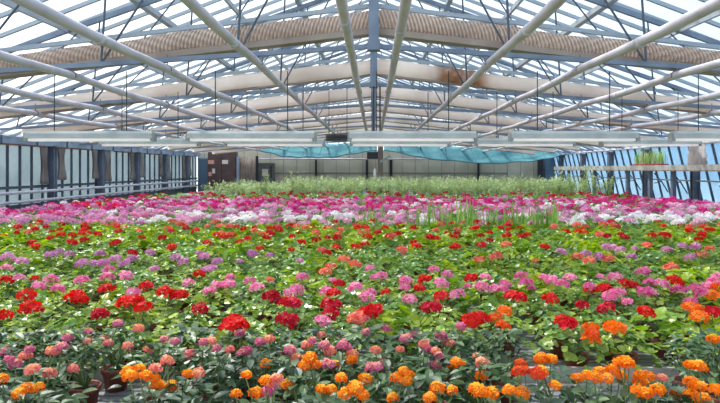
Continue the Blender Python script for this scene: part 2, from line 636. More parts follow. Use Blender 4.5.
# ------------------------------------------------------------------ heating pipes running away from the camera
PX = [0.235, 1.27, 2.27, 3.32, 4.37, 5.41]
hb = MB()
hb.tube([(0, 0, 0.03), (0, 0, 0.16)], 0.006, 6)
hb.tube([(-0.045, 0, -0.02), (-0.04, 0, 0.03), (0, 0, 0.052), (0.04, 0, 0.03), (0.045, 0, -0.02)], 0.006, 6)
hbm = hb.mesh('hanger', 'steel_dark')
pos = sorted([s * x for x in PX for s in (-1, 1)])
for i, X in enumerate(pos):
    z = CZ + 1.24 - 0.067 * abs(X)
    if i < 6:
        lab = 'white heating pipe under the roof, %s from the left wall' % ORD[i + 1] if i < 5 else 'white heating pipe under the ridge, left of the two centre pipes'
    else:
        lab = 'white heating pipe under the ridge, right of the two centre pipes' if i == 6 else 'white heating pipe under the roof, %s from the right wall' % ORD[12 - i]
    t = thing('heating_pipe', lab, 'pipe', (X, 0, z), 'white heating pipes under the roof')
    b = MB()
    pts = []
    n = 34
    for k in range(n + 1):
        yy = -2 + 32.4 * k / n
        pts.append((0, yy, 0.012 * math.cos((yy - 6.6) / 3 * 2 * PI)))
    b.tube(pts, 0.043, 12)
    part('pipe', b, 'pipe', t, True)
    for k in range(5):
        b = MB(); yy = 5.1 + 3 * k + R.uniform(-.3, .3)
        b.tube([(0, yy, -0.011), (0, yy + 0.07, -0.011)], 0.049, 12)
        if k < 3:
            part('coupling', b, 'pipe', t, True)
    for k, d in enumerate(TD):
        link('hanger', hbm, t, (0, d, 0.01))

# ------------------------------------------------------------------ strip lamps
def make_lamp():
    t = thing('strip_lamp', 'x', 'lamp', (0, 0, 0), 'white strip lamps hung across the house')
    L = 1.5
    b = MB()
    prof = [(-0.07, 0.0), (-0.06, 0.055), (-0.035, 0.085), (0.035, 0.085), (0.06, 0.055), (0.07, 0.0)]
    vs = [(x, y, z) for x in (-L / 2, L / 2) for y, z in prof]
    k = len(prof)
    b.add(vs, [(j, (j + 1) % k, (j + 1) % k + k, j + k) for j in range(k)] + [tuple(range(k))[::-1], tuple(range(k, 2 * k))])
    part('housing', b, 'lamp_body', t)
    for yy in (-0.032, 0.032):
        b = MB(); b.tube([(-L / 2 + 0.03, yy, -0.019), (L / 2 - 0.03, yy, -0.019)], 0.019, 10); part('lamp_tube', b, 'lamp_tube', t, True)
    for s in (-1, 1):
        b = MB(); b.box(s * L / 2 - 0.02, s * L / 2 + 0.02, -0.055, 0.055, -0.036, 0.06); part('end_cap', b, 'lamp_cap', t)
        b = MB(); b.tube([(s * 0.43, 0, 0.08), (s * 0.43, 0, 0.80)], 0.006, 6); part('hanging_wire', b, 'wire', t)
    return t


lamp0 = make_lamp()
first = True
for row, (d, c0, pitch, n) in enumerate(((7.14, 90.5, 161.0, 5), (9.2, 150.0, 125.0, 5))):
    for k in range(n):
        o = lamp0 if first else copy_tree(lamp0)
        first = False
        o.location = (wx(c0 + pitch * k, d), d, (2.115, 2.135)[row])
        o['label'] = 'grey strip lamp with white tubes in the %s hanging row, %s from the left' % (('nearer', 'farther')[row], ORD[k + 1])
b = None
for k, X in enumerate((0.0, 0.1)):
    b = MB(); b.tube([(X, 9.5, 3.06), (X, 9.5, 2.33)], 0.012, 6)
    b.box(X - 0.03, X + 0.03, 9.47, 9.53, 2.27, 2.34)
    tag(link('hanging_cable', b.mesh('hanging_cable', 'wire')), 'black cable hanging below the ridge, %s of a pair' % ('left', 'right')[k], 'cable')
# a junction box hung beside the gap between lamps
b = MB(); b.box(wx(326, 11), wx(350, 11), 10.9, 11.1, wz(141.5, 11), wz(134, 11))
t = thing('hanging_heater', 'grey box heater hanging between two strip lamps near the centre', 'heater', (0, 0, 0))
part('casing', b, 'kick', t)
b = MB()
for z in (0.03, 0.06, 0.09):
    b.box(wx(327.5, 11), wx(348.5, 11), 10.88, 10.9, wz(141.5, 11) + z, wz(141.5, 11) + z + 0.012)
part('grille', b, 'dark_post', t)
for px in (329, 347):
    b = MB(); b.tube([(wx(px, 11), 11, wz(134, 11)), (wx(px, 11), 11, 3.3)], 0.006, 6); part('hanging_wire', b, 'wire', t)

# ------------------------------------------------------------------ wall posts
PD = [16.8, 19.8, 22.8, 25.8, 28.8]
for s in (-1, 1):
    for i, d in enumerate(PD):
        t = thing('wall_post', 'dark blue-grey steel post of the %s wall, %s from the camera' % ('left' if s < 0 else 'right', ORD[i + 1]), 'post', (s * (HW - 0.1), d, 0),
                  'steel posts of the side walls')
        b = MB(); b.box(-0.1, 0.1, -0.02, 0.02, 0, 2.4); b.box(-0.1, -0.08, -0.09, 0.09, 0, 2.4); b.box(0.08, 0.1, -0.09, 0.09, 0, 2.4)
        part('column_section', b, 'post', t)
        b = MB(); b.box(-0.16, 0.16, -0.14, 0.14, 0, 0.02); part('foot_plate', b, 'steel_dark', t)
        b = MB(); b.box(-0.14, 0.14, -0.11, 0.11, 2.33, 2.375); part('head_plate', b, 'steel_dark', t)
# slanting window arms on the right
for i, d in enumerate((14.4, 15.6, 18.0, 19.2, 21.2, 24.2)):
    b = MB(); b.tube([(HW - 0.12, d, 1.62), (HW + 0.16, d + 0.1, 1.35), (HW + 0.42, d + 0.2, 1.0)], 0.018, 6)
    b.tube([(HW - 0.12, d, 1.3), (HW + 0.16, d + 0.1, 1.36)], 0.014, 6)
    tag(link('window_arm', b.mesh('window_arm', 'dark_post')), 'dark window arm holding the open right side sashes, %s from the camera' % ORD[i + 1], 'window arm', 'window arms of the right side')
b = MB(); b.tube([(HW - 0.1, Y0, 1.42), (HW - 0.1, 28, 1.42)], 0.022, 8)
tag(link('crank_rod', b.mesh('crank_rod', 'pipe', True)), 'thin pale rod running along the right wall below the shelf', 'rod')

# side heating pipes at the left wall
for k, z in enumerate((1.17, 0.94)):
    t = thing('side_pipe', 'pale heating pipe along the left wall, %s of two' % ('upper', 'lower')[k], 'pipe', (-HW + 0.42, 0, z))
    b = MB(); b.tube([(0, 6, 0), (0, 29.5, 0)], 0.04, 10); part('pipe', b, 'pipe', t, True)
    for d in PD:
        b = MB(); b.beam((-0.3, d - 0.2, -0.04), (0.05, d - 0.2, -0.04), 0.03, 0.03); part('bracket', b, 'steel_dark', t)
        break


# curtains bunched beside the left posts
def curtain(name, X, Y, w, z0, z1, label, seed):
    q = random.Random(seed)
    b = MB()
    nu, nv = 22, 10
    vs, fs = [], []
    for j in range(nv + 1):
        v = j / nv
        squeeze = 1.0 - 0.45 * math.sin(PI * min(1, v * 1.05)) * q.uniform(0.9, 1.1)
        for i in range(nu + 1):
            u = i / nu - 0.5
            vs.append((X + 0.05 * math.sin(i * 1.9 + v * 1.2) + 0.03 * v, Y + u * w * squeeze, z1 + (z0 - z1) * v + 0.02 * math.sin(i * 1.3)))
    for j in range(nv):
        for i in range(nu):
            a = j * (nu + 1) + i
            fs.append((a, a + 1, a + nu + 2, a + nu + 1))
    b.add(vs, fs)
    o = link(name, b.mesh(name, 'curtain', True))
    md = o.modifiers.new('thick', 'SOLIDIFY')
    md.thickness = 0.008
    return tag(o, label, 'curtain', 'plastic curtains at the left wall')


for i, d in enumerate(PD):
    for k, (dy, w) in enumerate(((-0.42, 0.32), (0.5, 0.42))):
        curtain('plastic_curtain', -HW + 0.08, d + dy, w, 1.34 + 0.1 * ((i + k) % 2), 2.37,
                'greyish plastic curtain bunched just %s the %s post of the left wall' % (('before', 'behind')[k], ORD[i + 1]), i * 2 + k)

# ------------------------------------------------------------------ back end: column, nets, boards
t = thing('centre_column', 'brown wooden column in the middle before the back wall', 'column', (wx(380.5, 26), 26, 0))
b = MB(); b.box(-0.11, 0.11, -0.11, 0.11, 0, 2.9); part('shaft', b, 'wood_post', t)
b = MB(); b.beam((-0.02, -0.13, wz(162, 26)), (0.42, -0.13, wz(156, 26)), 0.06, 0.1); part('brace', b, 'grey_box', t)
b = MB(); b.box(-0.12, 0.12, -0.17, -0.11, wz(185, 26), wz(176.5, 26)); part('switch_box', b, 'grey_box', t)
b = MB(); b.box(wx(367, 26) - wx(380.5, 26), wx(379, 26) - wx(380.5, 26), -0.1, 0.12, wz(159, 26), wz(152, 26)); part('fan_box', b, 'dark_box', t)
b = MB(); b.lathe([(0.0, 0), (0.06, 0), (0.065, 0.02), (0.065, 0.24), (0.03, 0.32), (0.03, 0.36), (0.0, 0.36)], 12)
o = link('canister', b.mesh('canister', 'white_plastic', True), None, (wx(375, 26), 26.02, wz(176.5, 26)))
tag(o, 'white canister fixed on the left of the brown centre column', 'canister')


def net(label, top, bot, d0, d1):
    """top, bot: lists of photo points of the upper and lower hem; the lower hem hangs nearer"""
    b = MB()
    n, m = 40, 8

    def at(poly, u):
        q = u * (len(poly) - 1)
        i = min(int(q), len(poly) - 2)
        f = q - i
        return (poly[i][0] * (1 - f) + poly[i + 1][0] * f, poly[i][1] * (1 - f) + poly[i + 1][1] * f)
    vs, fs = [], []
    for j in range(m + 1):
        v = j / m
        d = d1 + (d0 - d1) * v
        for i in range(n + 1):
            u = i / n
            a, c = at(top, u), at(bot, u)
            A = Vector((wx(a[0], d1), d1, wz(a[1], d1)))
            C = Vector((wx(c[0], d0), d0, wz(c[1], d0)))
            p = A.lerp(C, v)
            p.z += -0.10 * math.sin(PI * v) + 0.02 * math.sin(i * 1.1 + j * 0.6)
            p.y += 0.03 * math.sin(i * 0.9)
            vs.append(p)
    for j in range(m):
        for i in range(n):
            a = j * (n + 1) + i
            fs.append((a, a + 1, a + n + 2, a + n + 1))
    b.add(vs, fs)
    t = thing('shade_net', label, 'net', (0, 0, 0), 'turquoise nets before the back wall')
    o = part('netting', b, 'net', t, True)
    md = o.modifiers.new('thick', 'SOLIDIFY'); md.thickness = 0.006
    for i in range(3, n, 5):
        b = MB(); b.tube([vs[j * (n + 1) + i] - Vector((0, 0.02, 0.012)) for j in range(m + 1)], 0.022, 6); part('batten', b, 'net_line', t)
    b = MB(); b.tube([vs[m * (n + 1) + i] for i in range(n + 1)], 0.02, 6); part('hem_cord', b, 'net_line', t)
    return t


net('turquoise shade net sagging below the roof, left of the centre column', [(248, 146), (290, 145), (335, 144), (377, 142)], [(251, 148), (285, 157), (330, 157.5), (377, 150)], 28.3, 29.9)
net('turquoise shade net sagging below the roof, right of the centre column', [(384, 142), (430, 145), (480, 148), (530, 150), (572, 152)], [(384, 150), (430, 159), (490, 164), (535, 161), (573, 153.5)], 28.3, 29.9)

# boards, doors on the left of the back wall
t = thing('brown_cupboard', 'tall dark brown cupboard with notices in the back left corner', 'cupboard', (wx(221, 30), 30.4, 0))
W = (235 - 207) / F * 30
b = MB(); b.box(-W / 2, W / 2, -0.25, 0.25, 0.0, wz(152, 30)); part('body', b, 'brown', t)
for s in (-1, 1):
    b = MB(); b.box(min(s * 0.02, s * (W / 2 - 0.03)), max(s * 0.02, s * (W / 2 - 0.03)), -0.28, -0.25, 0.1, wz(154, 30)); dr = part('door', b, 'brown', t)
    b = MB(); b.tube([(s * 0.08, -0.30, 1.1), (s * 0.08, -0.30, 1.25)], 0.012, 6); part('handle', b, 'lamp_cap', dr)
for px, py, w, h, m, lab in ((211, 162, 0.3, 0.2, 'paper_pink', 'pinkish notice stuck high on the left door of the brown cupboard'),
                             (225, 162, 0.3, 0.2, 'paper', 'white notice stuck high on the right door of the brown cupboard'),
                             (213.5, 171, 0.14, 0.24, 'paper', 'narrow white notice below the pinkish one on the brown cupboard'),
                             (210, 174, 0.16, 0.2, 'paper_pink', 'small reddish notice low on the left door of the brown cupboard')):
    X = wx(px, 30.1); Z = wz(py, 30.1)
    b = MB(); b.box(X - w / 2, X + w / 2, 30.112, 30.119, Z - h / 2, Z + h / 2)
    tag(link('notice', b.mesh('notice', m)), lab, 'notice')
t = thing('blue_door', 'narrow blue-grey door at the far end of the left wall', 'door', (wx(202, 30), 30.6, 0))
t.name = 'end_door'
b = MB(); b.box(-0.32, 0.32, -0.04, 0.04, 0, 2.25); part('leaf', b, 'blue_door', t)
b = MB(); b.box(-0.38, -0.32, -0.06, 0.06, 0, 2.32); b.box(0.32, 0.38, -0.06, 0.06, 0, 2.32); b.box(-0.38, 0.38, -0.06, 0.06, 2.25, 2.32); part('door_frame', b, 'gutter', t)
b = MB(); b.tube([(0.24, -0.08, 1.02), (0.24, -0.08, 1.16)], 0.015, 6); part('handle', b, 'lamp_cap', t)
# hanging plastic sheet between blue posts
for px, lab in ((238, 'blue-grey upright left of the hanging plastic sheet'), (257, 'blue-grey upright right of the hanging plastic sheet')):
    X = wx(px, 30.2); b = MB(); b.box(X - 0.06, X + 0.06, 30.14, 30.26, 0, 2.4)
    tag(link('upright', b.mesh('upright', 'gutter' if px < 250 else 'dark_post')), lab + ' at the back wall', 'post')
b = MB()
vs, fs = [], []
for j in range(9):
    for i in range(25):
        vs.append((wx(240 + 15 * i / 24, 30.3), 30.3 + 0.05 * math.sin(i * 1.4 + j * .3), 2.35 - 2.34 * j / 8))
for j in range(8):
    for i in range(24):
        a = j * 25 + i; fs.append((a, a + 1, a + 26, a + 25))
b.add(vs, fs)
o = link('plastic_sheet', b.mesh('plastic_sheet', 'curtain', True)); md = o.modifiers.new('t', 'SOLIDIFY'); md.thickness = 0.006
tag(o, 'grey plastic sheet hanging in folds at the back wall beside the cupboard', 'sheet')
t = thing('control_cabinet', 'grey control cabinet with a pale panel on the back wall', 'cabinet', (wx(266, 30.7), 30.72, 0))
b = MB(); b.box(-0.42, 0.42, -0.12, 0.2, 0.0, wz(163, 30.7)); part('casing', b, 'kick', t)
b = MB(); b.box(-0.18, 0.12, -0.14, -0.12, wz(176, 30.7), wz(169, 30.7)); part('panel', b, 'paper', t)
b = MB(); b.box(0.25, 0.31, -0.15, -0.12, 1.3, 1.9); part('conduit', b, 'dark_post', t)
t = thing('end_door', 'dark doorway posts at the right end of the back wall', 'door', (wx(541, 30.7), 30.75, 0))
b = MB(); b.box(-0.14, 0.14, -0.08, 0.1, 0, 2.35); part('door_frame', b, 'dark_post', t)
b = MB(); b.box(0.2, 0.75, -0.05, 0.05, 0, 2.3); part('leaf', b, 'blue_door', t)

# ------------------------------------------------------------------ shelf on the right wall with seedlings
t = thing('wall_shelf', 'long pale shelf along the right side windows', 'shelf', (8.55, 0, 0))
b = MB(); b.box(-0.3, 0.3, 9, 27.4, 1.80, 1.835); part('board', b, 'shelf', t)
b = MB(); b.box(-0.325, -0.3, 9, 27.4, 1.72, 1.86); part('front_edge', b, 'shelf', t)
b = MB(); b.box(-0.322, -0.30, 9, 27.4, 1.69, 1.72); part('drip_rail', b, 'shelf_edge', t)
for d in (13.8, 16.8, 18.2, 19.8, 22.8, 25.8):
    b = MB(); b.box(-0.22, -0.12, d - 0.09, d + 0.05, 0, 1.8); part('support_leg', b, 'post', t)


def leaf_frame(d, up):
    """a rotation that takes +Y to D with +Z near UP"""
    d = d.normalized()
    s = d.cross(up)
    if s.length < 1e-4:
        s = d.cross(Vector((1, 0, 0.3)))
    s.normalize()
    u = s.cross(d)
    return Matrix((s, d, u)).transposed()


def blade(b, base, d, up, L, W, droop, tint, st=4):
    """long leaf folded on its midrib"""
    m = leaf_frame(d, up)
    vs, fs = [], []
    for i in range(st + 1):
        t = i / st
        w = W * (math.sin(PI * min(1, 0.12 + 0.88 * t)) ** 0.8 if t < 1 else 0.0) * 0.5
        zc = -droop * L * t * t
        for sx in (-1, 0, 1):
            vs.append(base + m @ Vector((sx * w, L * t, zc + (0.22 * w if sx else 0))))
    for i in range(st):
        a = i * 3
        fs += [(a, a + 1, a + 4, a + 3), (a + 1, a + 2, a + 5, a + 4)]
    b.add(vs, fs, tint)


tb = MB()
tb.box(-0.15, 0.15, -0.16, 0.16, 0, 0.07)
trm = tb.mesh('pot_tray', 'pot_tray')
for k in range(5):
    d = 17.75 + k * 0.37
    q = random.Random(50 + k)
    t = thing('seedling_tray', 'red tray of tall green seedlings on the right shelf, %s from the near end' % ORD[k + 1], 'tray', (8.5, d, 1.836), 'seedling trays on the right shelf')
    link('tray', trm, t)
    b = MB()
    for i in range(34):
        a = q.uniform(0, 2 * PI)
        blade(b, Vector((q.uniform(-.13, .13), q.uniform(-.15, .15), 0.06)), Vector((math.cos(a) * .22, math.sin(a) * .22, 1)), Vector((math.cos(a), math.sin(a), 0.1)), q.uniform(.22, .5), 0.022, q.uniform(.0, .7), q.random())
    part('foliage', b, 'leaf_silver' if k % 2 else 'leaf_spike', t)
b = MB()
vs, fs = [], []
for j in range(9):
    for i in range(17):
        a = 2 * PI * i / 16
        r = 0.16 + 0.05 * math.sin(i * 2.3 + j) + 0.06 * j / 8
        vs.append((r * math.cos(a), r * 0.9 * math.sin(a), 0.62 - 0.6 * j / 8))
for j in range(8):
    for i in range(16):
        a = j * 17 + i; fs.append((a, a + 1, a + 18, a + 17))
b.add(vs, fs)
o = link('sacking_bundle', b.mesh('sacking_bundle', 'curtain', True), None, (8.6, 15.95, 1.84)); o.location.z = 1.836
tag(o, 'brownish bundle of sacking standing on the right shelf near a post', 'bundle')

# ------------------------------------------------------------------ growing benches
BZ = 0.70
BEN = [(1.1, 2.9, 'lantanas'), (2.95, 6.4, 'red and pink geraniums'), (6.45, 8.1, 'bright leaved red geraniums'), (8.15, 11.3, 'white and lilac geraniums'),
       (11.35, 15.6, 'first magenta geraniums'), (15.65, 19.9, 'last magenta geraniums'), (19.95, 29.0, 'tall grey-green bushes')]
for i, (ya, yb, what) in enumerate(BEN):
    hw = min(8.1, 0.62 * yb + 2.2)
    t = thing('growing_bench', 'grey slatted growing bench carrying the ' + what, 'bench', (0, (ya + yb) / 2, 0), 'growing benches across the house')
    h = (yb - ya) / 2
    b = MB()
    n = int((yb - ya) / 0.06)
    for k in range(n):
        y = -h + 2 * h * (k + 0.5) / n
        b.box(-hw, hw, y - 0.024, y + 0.024, BZ - 0.012, BZ)
    part('slatted_top', b, 'bench', t)
    b = MB(); b.box(-hw, hw, -h - 0.012, -h + 0.012, BZ - 0.06, BZ + 0.075 if i == 1 else BZ + 0.02); part('front_lip', b, 'lip', t)
    b = MB(); b.box(-hw, hw, h - 0.012, h + 0.012, BZ - 0.06, BZ + 0.01); part('back_lip', b, 'lip', t)
    for s in (-1, 1):
        for yy in (-h + 0.25, h - 0.25):
            b = MB(); b.box(s * hw * 0.9 - 0.03, s * hw * 0.9 + 0.03, yy - 0.03, yy + 0.03, 0, BZ - 0.06); part('leg', b, 'post', t)
    for yy in (-h + 0.25, h - 0.25):
        b = MB(); b.box(-hw, hw, yy - 0.03, yy + 0.03, BZ - 0.07, BZ - 0.012); part('cross_rail', b, 'post', t)


# ------------------------------------------------------------------ plant meshes
def round_leaf(b, c, nrm, r, q, tint, n=9):
    """scalloped round geranium leaf, slightly cupped"""
    m = leaf_frame(Vector((q.uniform(-1, 1), q.uniform(-1, 1), q.uniform(-.4, .2))), nrm)
    cup = q.uniform(0.05, 0.32)
    vs = [c]
    for k in range(n):
        a = 2 * PI * (k + 0.5) / n
        rr = r * (1 + 0.09 * (1 if k % 2 else -1)) * (0.72 if k in (0, n - 1) else 1)
        vs.append(c + m @ Vector((math.sin(a) * rr, -math.cos(a) * rr, cup * r + 0.1 * r * math.sin(a * 3 + c.x * 90))))
    b.add(vs, [(0, 1 + k, 1 + (k + 1) % n) for k in range(n)], tint)


def geranium_foliage(seed, nleaf, R0, zlo, zhi, r0, mat):
    q = random.Random(seed)
    b = MB()
    for i in range(nleaf):
        a = i * 2.39996 + q.uniform(-.3, .3)
        f = math.sqrt((i + 0.5) / nleaf)
        rad = R0 * f * q.uniform(0.85, 1.12)
        z = zhi - (zhi - zlo) * f ** 2 * q.uniform(0.5, 1.1) + q.uniform(-.02, .02)
        out = Vector((math.cos(a), math.sin(a), 0))
        nrm = (Vector((0, 0, 1)) + out * (0.15 + 0.8 * f * q.random()) + Vector((q.uniform(-.45, .45), q.uniform(-.45, .45), 0))).normalized()
        round_leaf(b, out * rad + Vector((0, 0, z)), nrm, r0 * q.uniform(0.65, 1.15), q, q.random())
    return b.mesh('foliage', mat, False)


def stem_mesh(seed, R0, z0, z1, n=6):
    q = random.Random(seed)
    b = MB()
    for i in range(n):
        a = 2 * PI * i / n + q.uniform(-.3, .3)
        e = Vector((math.cos(a) * R0 * q.uniform(.4, .8), math.sin(a) * R0 * q.uniform(.4, .8), z1 * q.uniform(.8, 1)))
        b.tube([(0, 0, z0), (e.x * .4, e.y * .4, (z0 + e.z) / 2), e], [0.006, 0.005, 0.003], 5, False)
    return b.mesh('stem', 'stem', True)


def petal(b, c, m, ang, L, W, lift, tint):
    dx, dy = math.cos(ang), math.sin(ang)
    px_, py_ = -dy, dx

    def P(l, w, z):
        return c + m @ Vector((dx * l + px_ * w, dy * l + py_ * w, z))
    vs = [P(0.08 * L, 0, 0), P(0.55 * L, -W / 2, lift * L * .6), P(L * .96, -W * .32, lift * L), P(L * .96, W * .32, lift * L), P(0.55 * L, W / 2, lift * L * .6)]
    b.add(vs, [(0, 1, 2, 3, 4)], tint)


def umbel(seed, nflo, rx, rz, L, mat, npet=5, spread=1.75):
    """rounded head of florets; origin at the foot of the head"""
    q = random.Random(seed)
    b = MB()
    for i in range(nflo):
        th = spread * math.sqrt((i + 0.4) / nflo) * q.uniform(.9, 1.08)
        a = i * 2.39996 + q.uniform(-.25, .25)
        n = Vector((math.sin(th) * math.cos(a), math.sin(th) * math.sin(a), math.cos(th)))
        k = q.uniform(0.82, 1.1)
        c = Vector((n.x * rx * k, n.y * rx * k, rz * 0.55 + n.z * rz * k))
        m = leaf_frame(Vector((q.uniform(-1, 1), q.uniform(-1, 1), q.uniform(-.5, .5))), (n + Vector((q.uniform(-.3, .3), q.uniform(-.3, .3), 0.2))).normalized())
        t = q.random()
        a0 = q.uniform(0, 6)
        for p in range(npet):
            petal(b, c, m, a0 + 2 * PI * p / npet, L * q.uniform(.85, 1.15), L * 0.85, q.uniform(.0, .4), min(1, max(0, t + q.uniform(-.25, .25))))
    return b.mesh('flower_head', mat, False)


def lantana_head(seed, mat, nflo=34):
    q = random.Random(seed)
    b = MB()
    for i in range(nflo):
        f = math.sqrt((i + 0.3) / nflo)
        th = 1.95 * f
        a = i * 2.39996
        n = Vector((math.sin(th) * math.cos(a), math.sin(th) * math.sin(a), math.cos(th)))
        c = Vector((n.x * 0.0175, n.y * 0.0175, 0.010 + n.z * 0.016)) * q.uniform(.9, 1.12)
        m = leaf_frame(Vector((q.uniform(-1, 1), q.uniform(-1, 1), 0.1)), n)
        a0 = q.uniform(0, 6)
        for p in range(4):
            petal(b, c, m, a0 + PI / 2 * p, 0.0075 * q.uniform(.85, 1.2), 0.0075, .15, min(1, max(0, f * 1.15 - 0.1 + q.uniform(-.18, .18))))
    return b.mesh('flower_head', mat, False)


def lantana_foliage(seed, n, R0, zlo, zhi, L, mat):
    q = random.Random(seed)
    b = MB()
    for i in range(n):
        a = i * 2.39996 + q.uniform(-.4, .4)
        f = math.sqrt((i + 0.5) / n)
        out = Vector((math.cos(a), math.sin(a), 0))
        base = out * (R0 * f * q.uniform(.55, .9)) + Vector((0, 0, zhi - (zhi - zlo) * f * f * q.uniform(.45, 1.1) + q.uniform(-.02, .015)))
        d = (out * q.uniform(.5, 1.1) + Vector((q.uniform(-.5, .5), q.uniform(-.5, .5), q.uniform(-.35, .55)))).normalized()
        blade(b, base, d, Vector((q.uniform(-.3, .3), q.uniform(-.3, .3), 1)), L * q.uniform(.7, 1.25), L * 0.56, q.uniform(0, .4), q.random(), 4)
    return b.mesh('foliage', mat, False)


stalk_b = MB(); stalk_b.tube([(0, 0, 0), (0.03, 0.01, 0.5), (0, 0, 1)], [0.0024, 0.0022, 0.002], 5, False)
STALK = stalk_b.mesh('flower_stalk', 'stem', True)

pb = MB()
pb.lathe([(0.0, 0.0), (0.047, 0.0), (0.058, 0.082), (0.065, 0.083), (0.067, 0.106), (0.064, 0.108), (0.058, 0.104), (0.055, 0.09), (0.0, 0.09)], 18)
POT = pb.mesh('pot', 'pot', True)
sb = MB(); sb.lathe([(0.0, 0.096), (0.03, 0.097), (0.056, 0.094)], 14)
SOIL = sb.mesh('soil', 'soil')

FOL_G = [geranium_foliage(100 + i, 76, 0.178, 0.085, 0.24, 0.027, M['leaf_geranium']) for i in range(7)]
FOL_B = [geranium_foliage(120 + i, 48, 0.19, 0.09, 0.265, 0.041, M['leaf_sunlit']) for i in range(6)]
FOL_M = [geranium_foliage(140 + i, 30, 0.20, 0.06, 0.25, 0.045, M['leaf_belt']) for i in range(6)]
FOL_L = [lantana_foliage(160 + i, 84, 0.19, 0.09, 0.31, 0.058, M['leaf_lantana']) for i in range(7)]
STEM_G = [stem_mesh(180 + i, 0.15, 0.09, 0.2) for i in range(3)]
STEM_L = [stem_mesh(190 + i, 0.15, 0.09, 0.24, 8) for i in range(3)]
HEAD = {}
for ci, c in enumerate(('red', 'crimson', 'pink', 'lilac', 'salmon', 'orange')):
    HEAD[c] = [umbel(200 + 10 * ci + i, 28, 0.043, 0.032, 0.0165, M['petal_' + c]) for i in range(4)]
FAR = {}
for ci, c in enumerate(('red', 'crimson', 'pink', 'salmon', 'lilac', 'magenta', 'white', 'pale')):
    FAR[c] = [umbel(300 + 10 * ci + i, 15, 0.062, 0.034, 0.03, M['petal_' + c], 4) for i in range(3)]
LHEAD = {}
for ci, c in enumerate(('lantana_orange', 'lantana_pink', 'lantana_coral', 'lantana_red')):
    LHEAD[c] = [lantana_head(400 + 10 * ci + i, M['petal_' + c]) for i in range(3)]


def put_head(plant, kind, wpos, base, q, scale=1.0, stalk=True):
    meshes = kind[q.randrange(len(kind))]
    loc = Vector(wpos) - Vector(plant.location)
    h = link('flower_head', meshes, plant, loc, (q.uniform(-.25, .25), q.uniform(-.25, .25), q.uniform(0, 6)), (scale, scale, scale))
    if stalk:
        inv = h.rotation_euler.to_matrix().transposed()
        d = inv @ (Vector(base) - loc) / scale
        s = bpy.data.objects.new('flower_stalk', STALK)
        COL.objects.link(s)
        s.parent = h
        s.rotation_mode = 'QUATERNION'
        s.rotation_quaternion = Vector((0, 0, 1)).rotation_difference(d)
        s.scale = (1, 1, d.length)
    return h


def pot_to(plant):
    p = link('pot', POT, plant)
    link('soil', SOIL, p)
    return p


# ------------------------------------------------------------------ lantanas (front bench), placed one by one
LAN = [  # photo column of the pot, distance
    (-14, 2.12), (28, 2.02), (150, 2.0), (186, 2.12), (262, 1.95), (322, 1.98), (362, 1.88), (402, 2.02), (446, 1.9), (494, 1.86), (540, 1.98), (590, 2.08), (626, 2.1), (648, 1.92), (694, 2.0), (728, 1.9),
    (-10, 2.42), (22, 2.36), (40, 2.26), (85, 2.62), (116, 2.86), (160, 2.58), (204, 2.58), (219, 2.40), (252, 2.5), (298, 2.46), (338, 2.46), (384, 2.46), (432, 2.42), (479, 2.33), (506, 2.70), (688, 2.68), (722, 2.5),
    (190, 2.83), (240, 2.8), (284, 2.78), (326, 2.8), (368, 2.78), (410, 2.76), (452, 2.76), (40, 2.72), (10, 2.8), (300, 2.18), (425, 2.16), (382, 2.2), (560, 2.26), (720, 2.82), (2, 2.6), (60, 2.9), (478, 2.8), (610, 1.95), (575, 1.9), (665, 2.1), (300, 1.86), (130, 1.9), (416, 1.84)]
LHEADS = [
    ('lantana_orange', [(3, 382), (26, 392), (39, 391), (128, 374), (139, 372), (155, 381), (156, 389), (171, 389), (145, 379), (187, 377), (266, 367), (246, 378), (265, 384), (287, 388), (236, 397), (255, 397),
                        (310, 361), (315, 368), (305, 368), (335, 366), (341, 381), (321, 392), (331, 392), (346, 397), (355, 392), (352, 363), (404, 374), (406, 383), (396, 381), (456, 366), (452, 368), (482, 379), (437, 392),
                        (452, 393), (476, 394), (492, 396), (510, 394), (521, 396), (364, 398), (365, 382), (394, 401), (551, 362), (542, 362), (555, 388), (541, 375), (577, 381), (587, 378), (600, 374),
                        (607, 381), (619, 366), (629, 368), (620, 378), (639, 385), (647, 380), (637, 394), (647, 397), (657, 394), (690, 368), (699, 370), (690, 386), (700, 389), (677, 396), (691, 397),
                        (717, 394), (705, 402), (712, 342), (594, 381), (612, 374), (625, 364), (461, 367), (410, 378), (130, 380), (20, 396), (695, 402), (640, 379), (716, 342), (483, 396), (430, 401)]),
    ('lantana_coral', [(167, 364), (155, 372), (49, 377), (33, 373), (73, 371), (108, 346), (128, 348), (51, 353), (55, 354), (25, 359), (296, 361), (307, 348), (330, 354), (400, 352), (435, 354), (477, 359),
                       (482, 366), (270, 342), (138, 331), (148, 352), (88, 344), (211, 343), (190, 357), (662, 381), (277, 383), (199, 376), (424, 347), (375, 353), (451, 346), (352, 357), (230, 352), (322, 337), (104, 341)]),
    ('lantana_pink', [(6, 354), (30, 352), (15, 367), (8, 362), (164, 341), (175, 344), (217, 351), (246, 354), (242, 356), (260, 344), (290, 353), (324, 348), (347, 350), (343, 347), (296, 366), (272, 391), (268, 395), (327, 367),
                      (414, 337), (404, 342), (408, 339), (441, 338), (445, 344), (439, 358), (372, 371), (385, 367), (435, 368), (378, 369), (62, 350), (88, 334), (118, 326), (460, 329), (385, 331), (366, 334), (240, 336), (203, 345), (312, 343), (428, 351), (68, 341)]),
    ('lantana_red', [(521, 368), (525, 373), (518, 375), (539, 362), (537, 377)]),
]
FOOT = Vector((0, 0, 0.12))
q = random.Random(11)
lan = []
for px, d in LAN:
    lan.append({'p': (wx(px, d), d), 'heads': []})
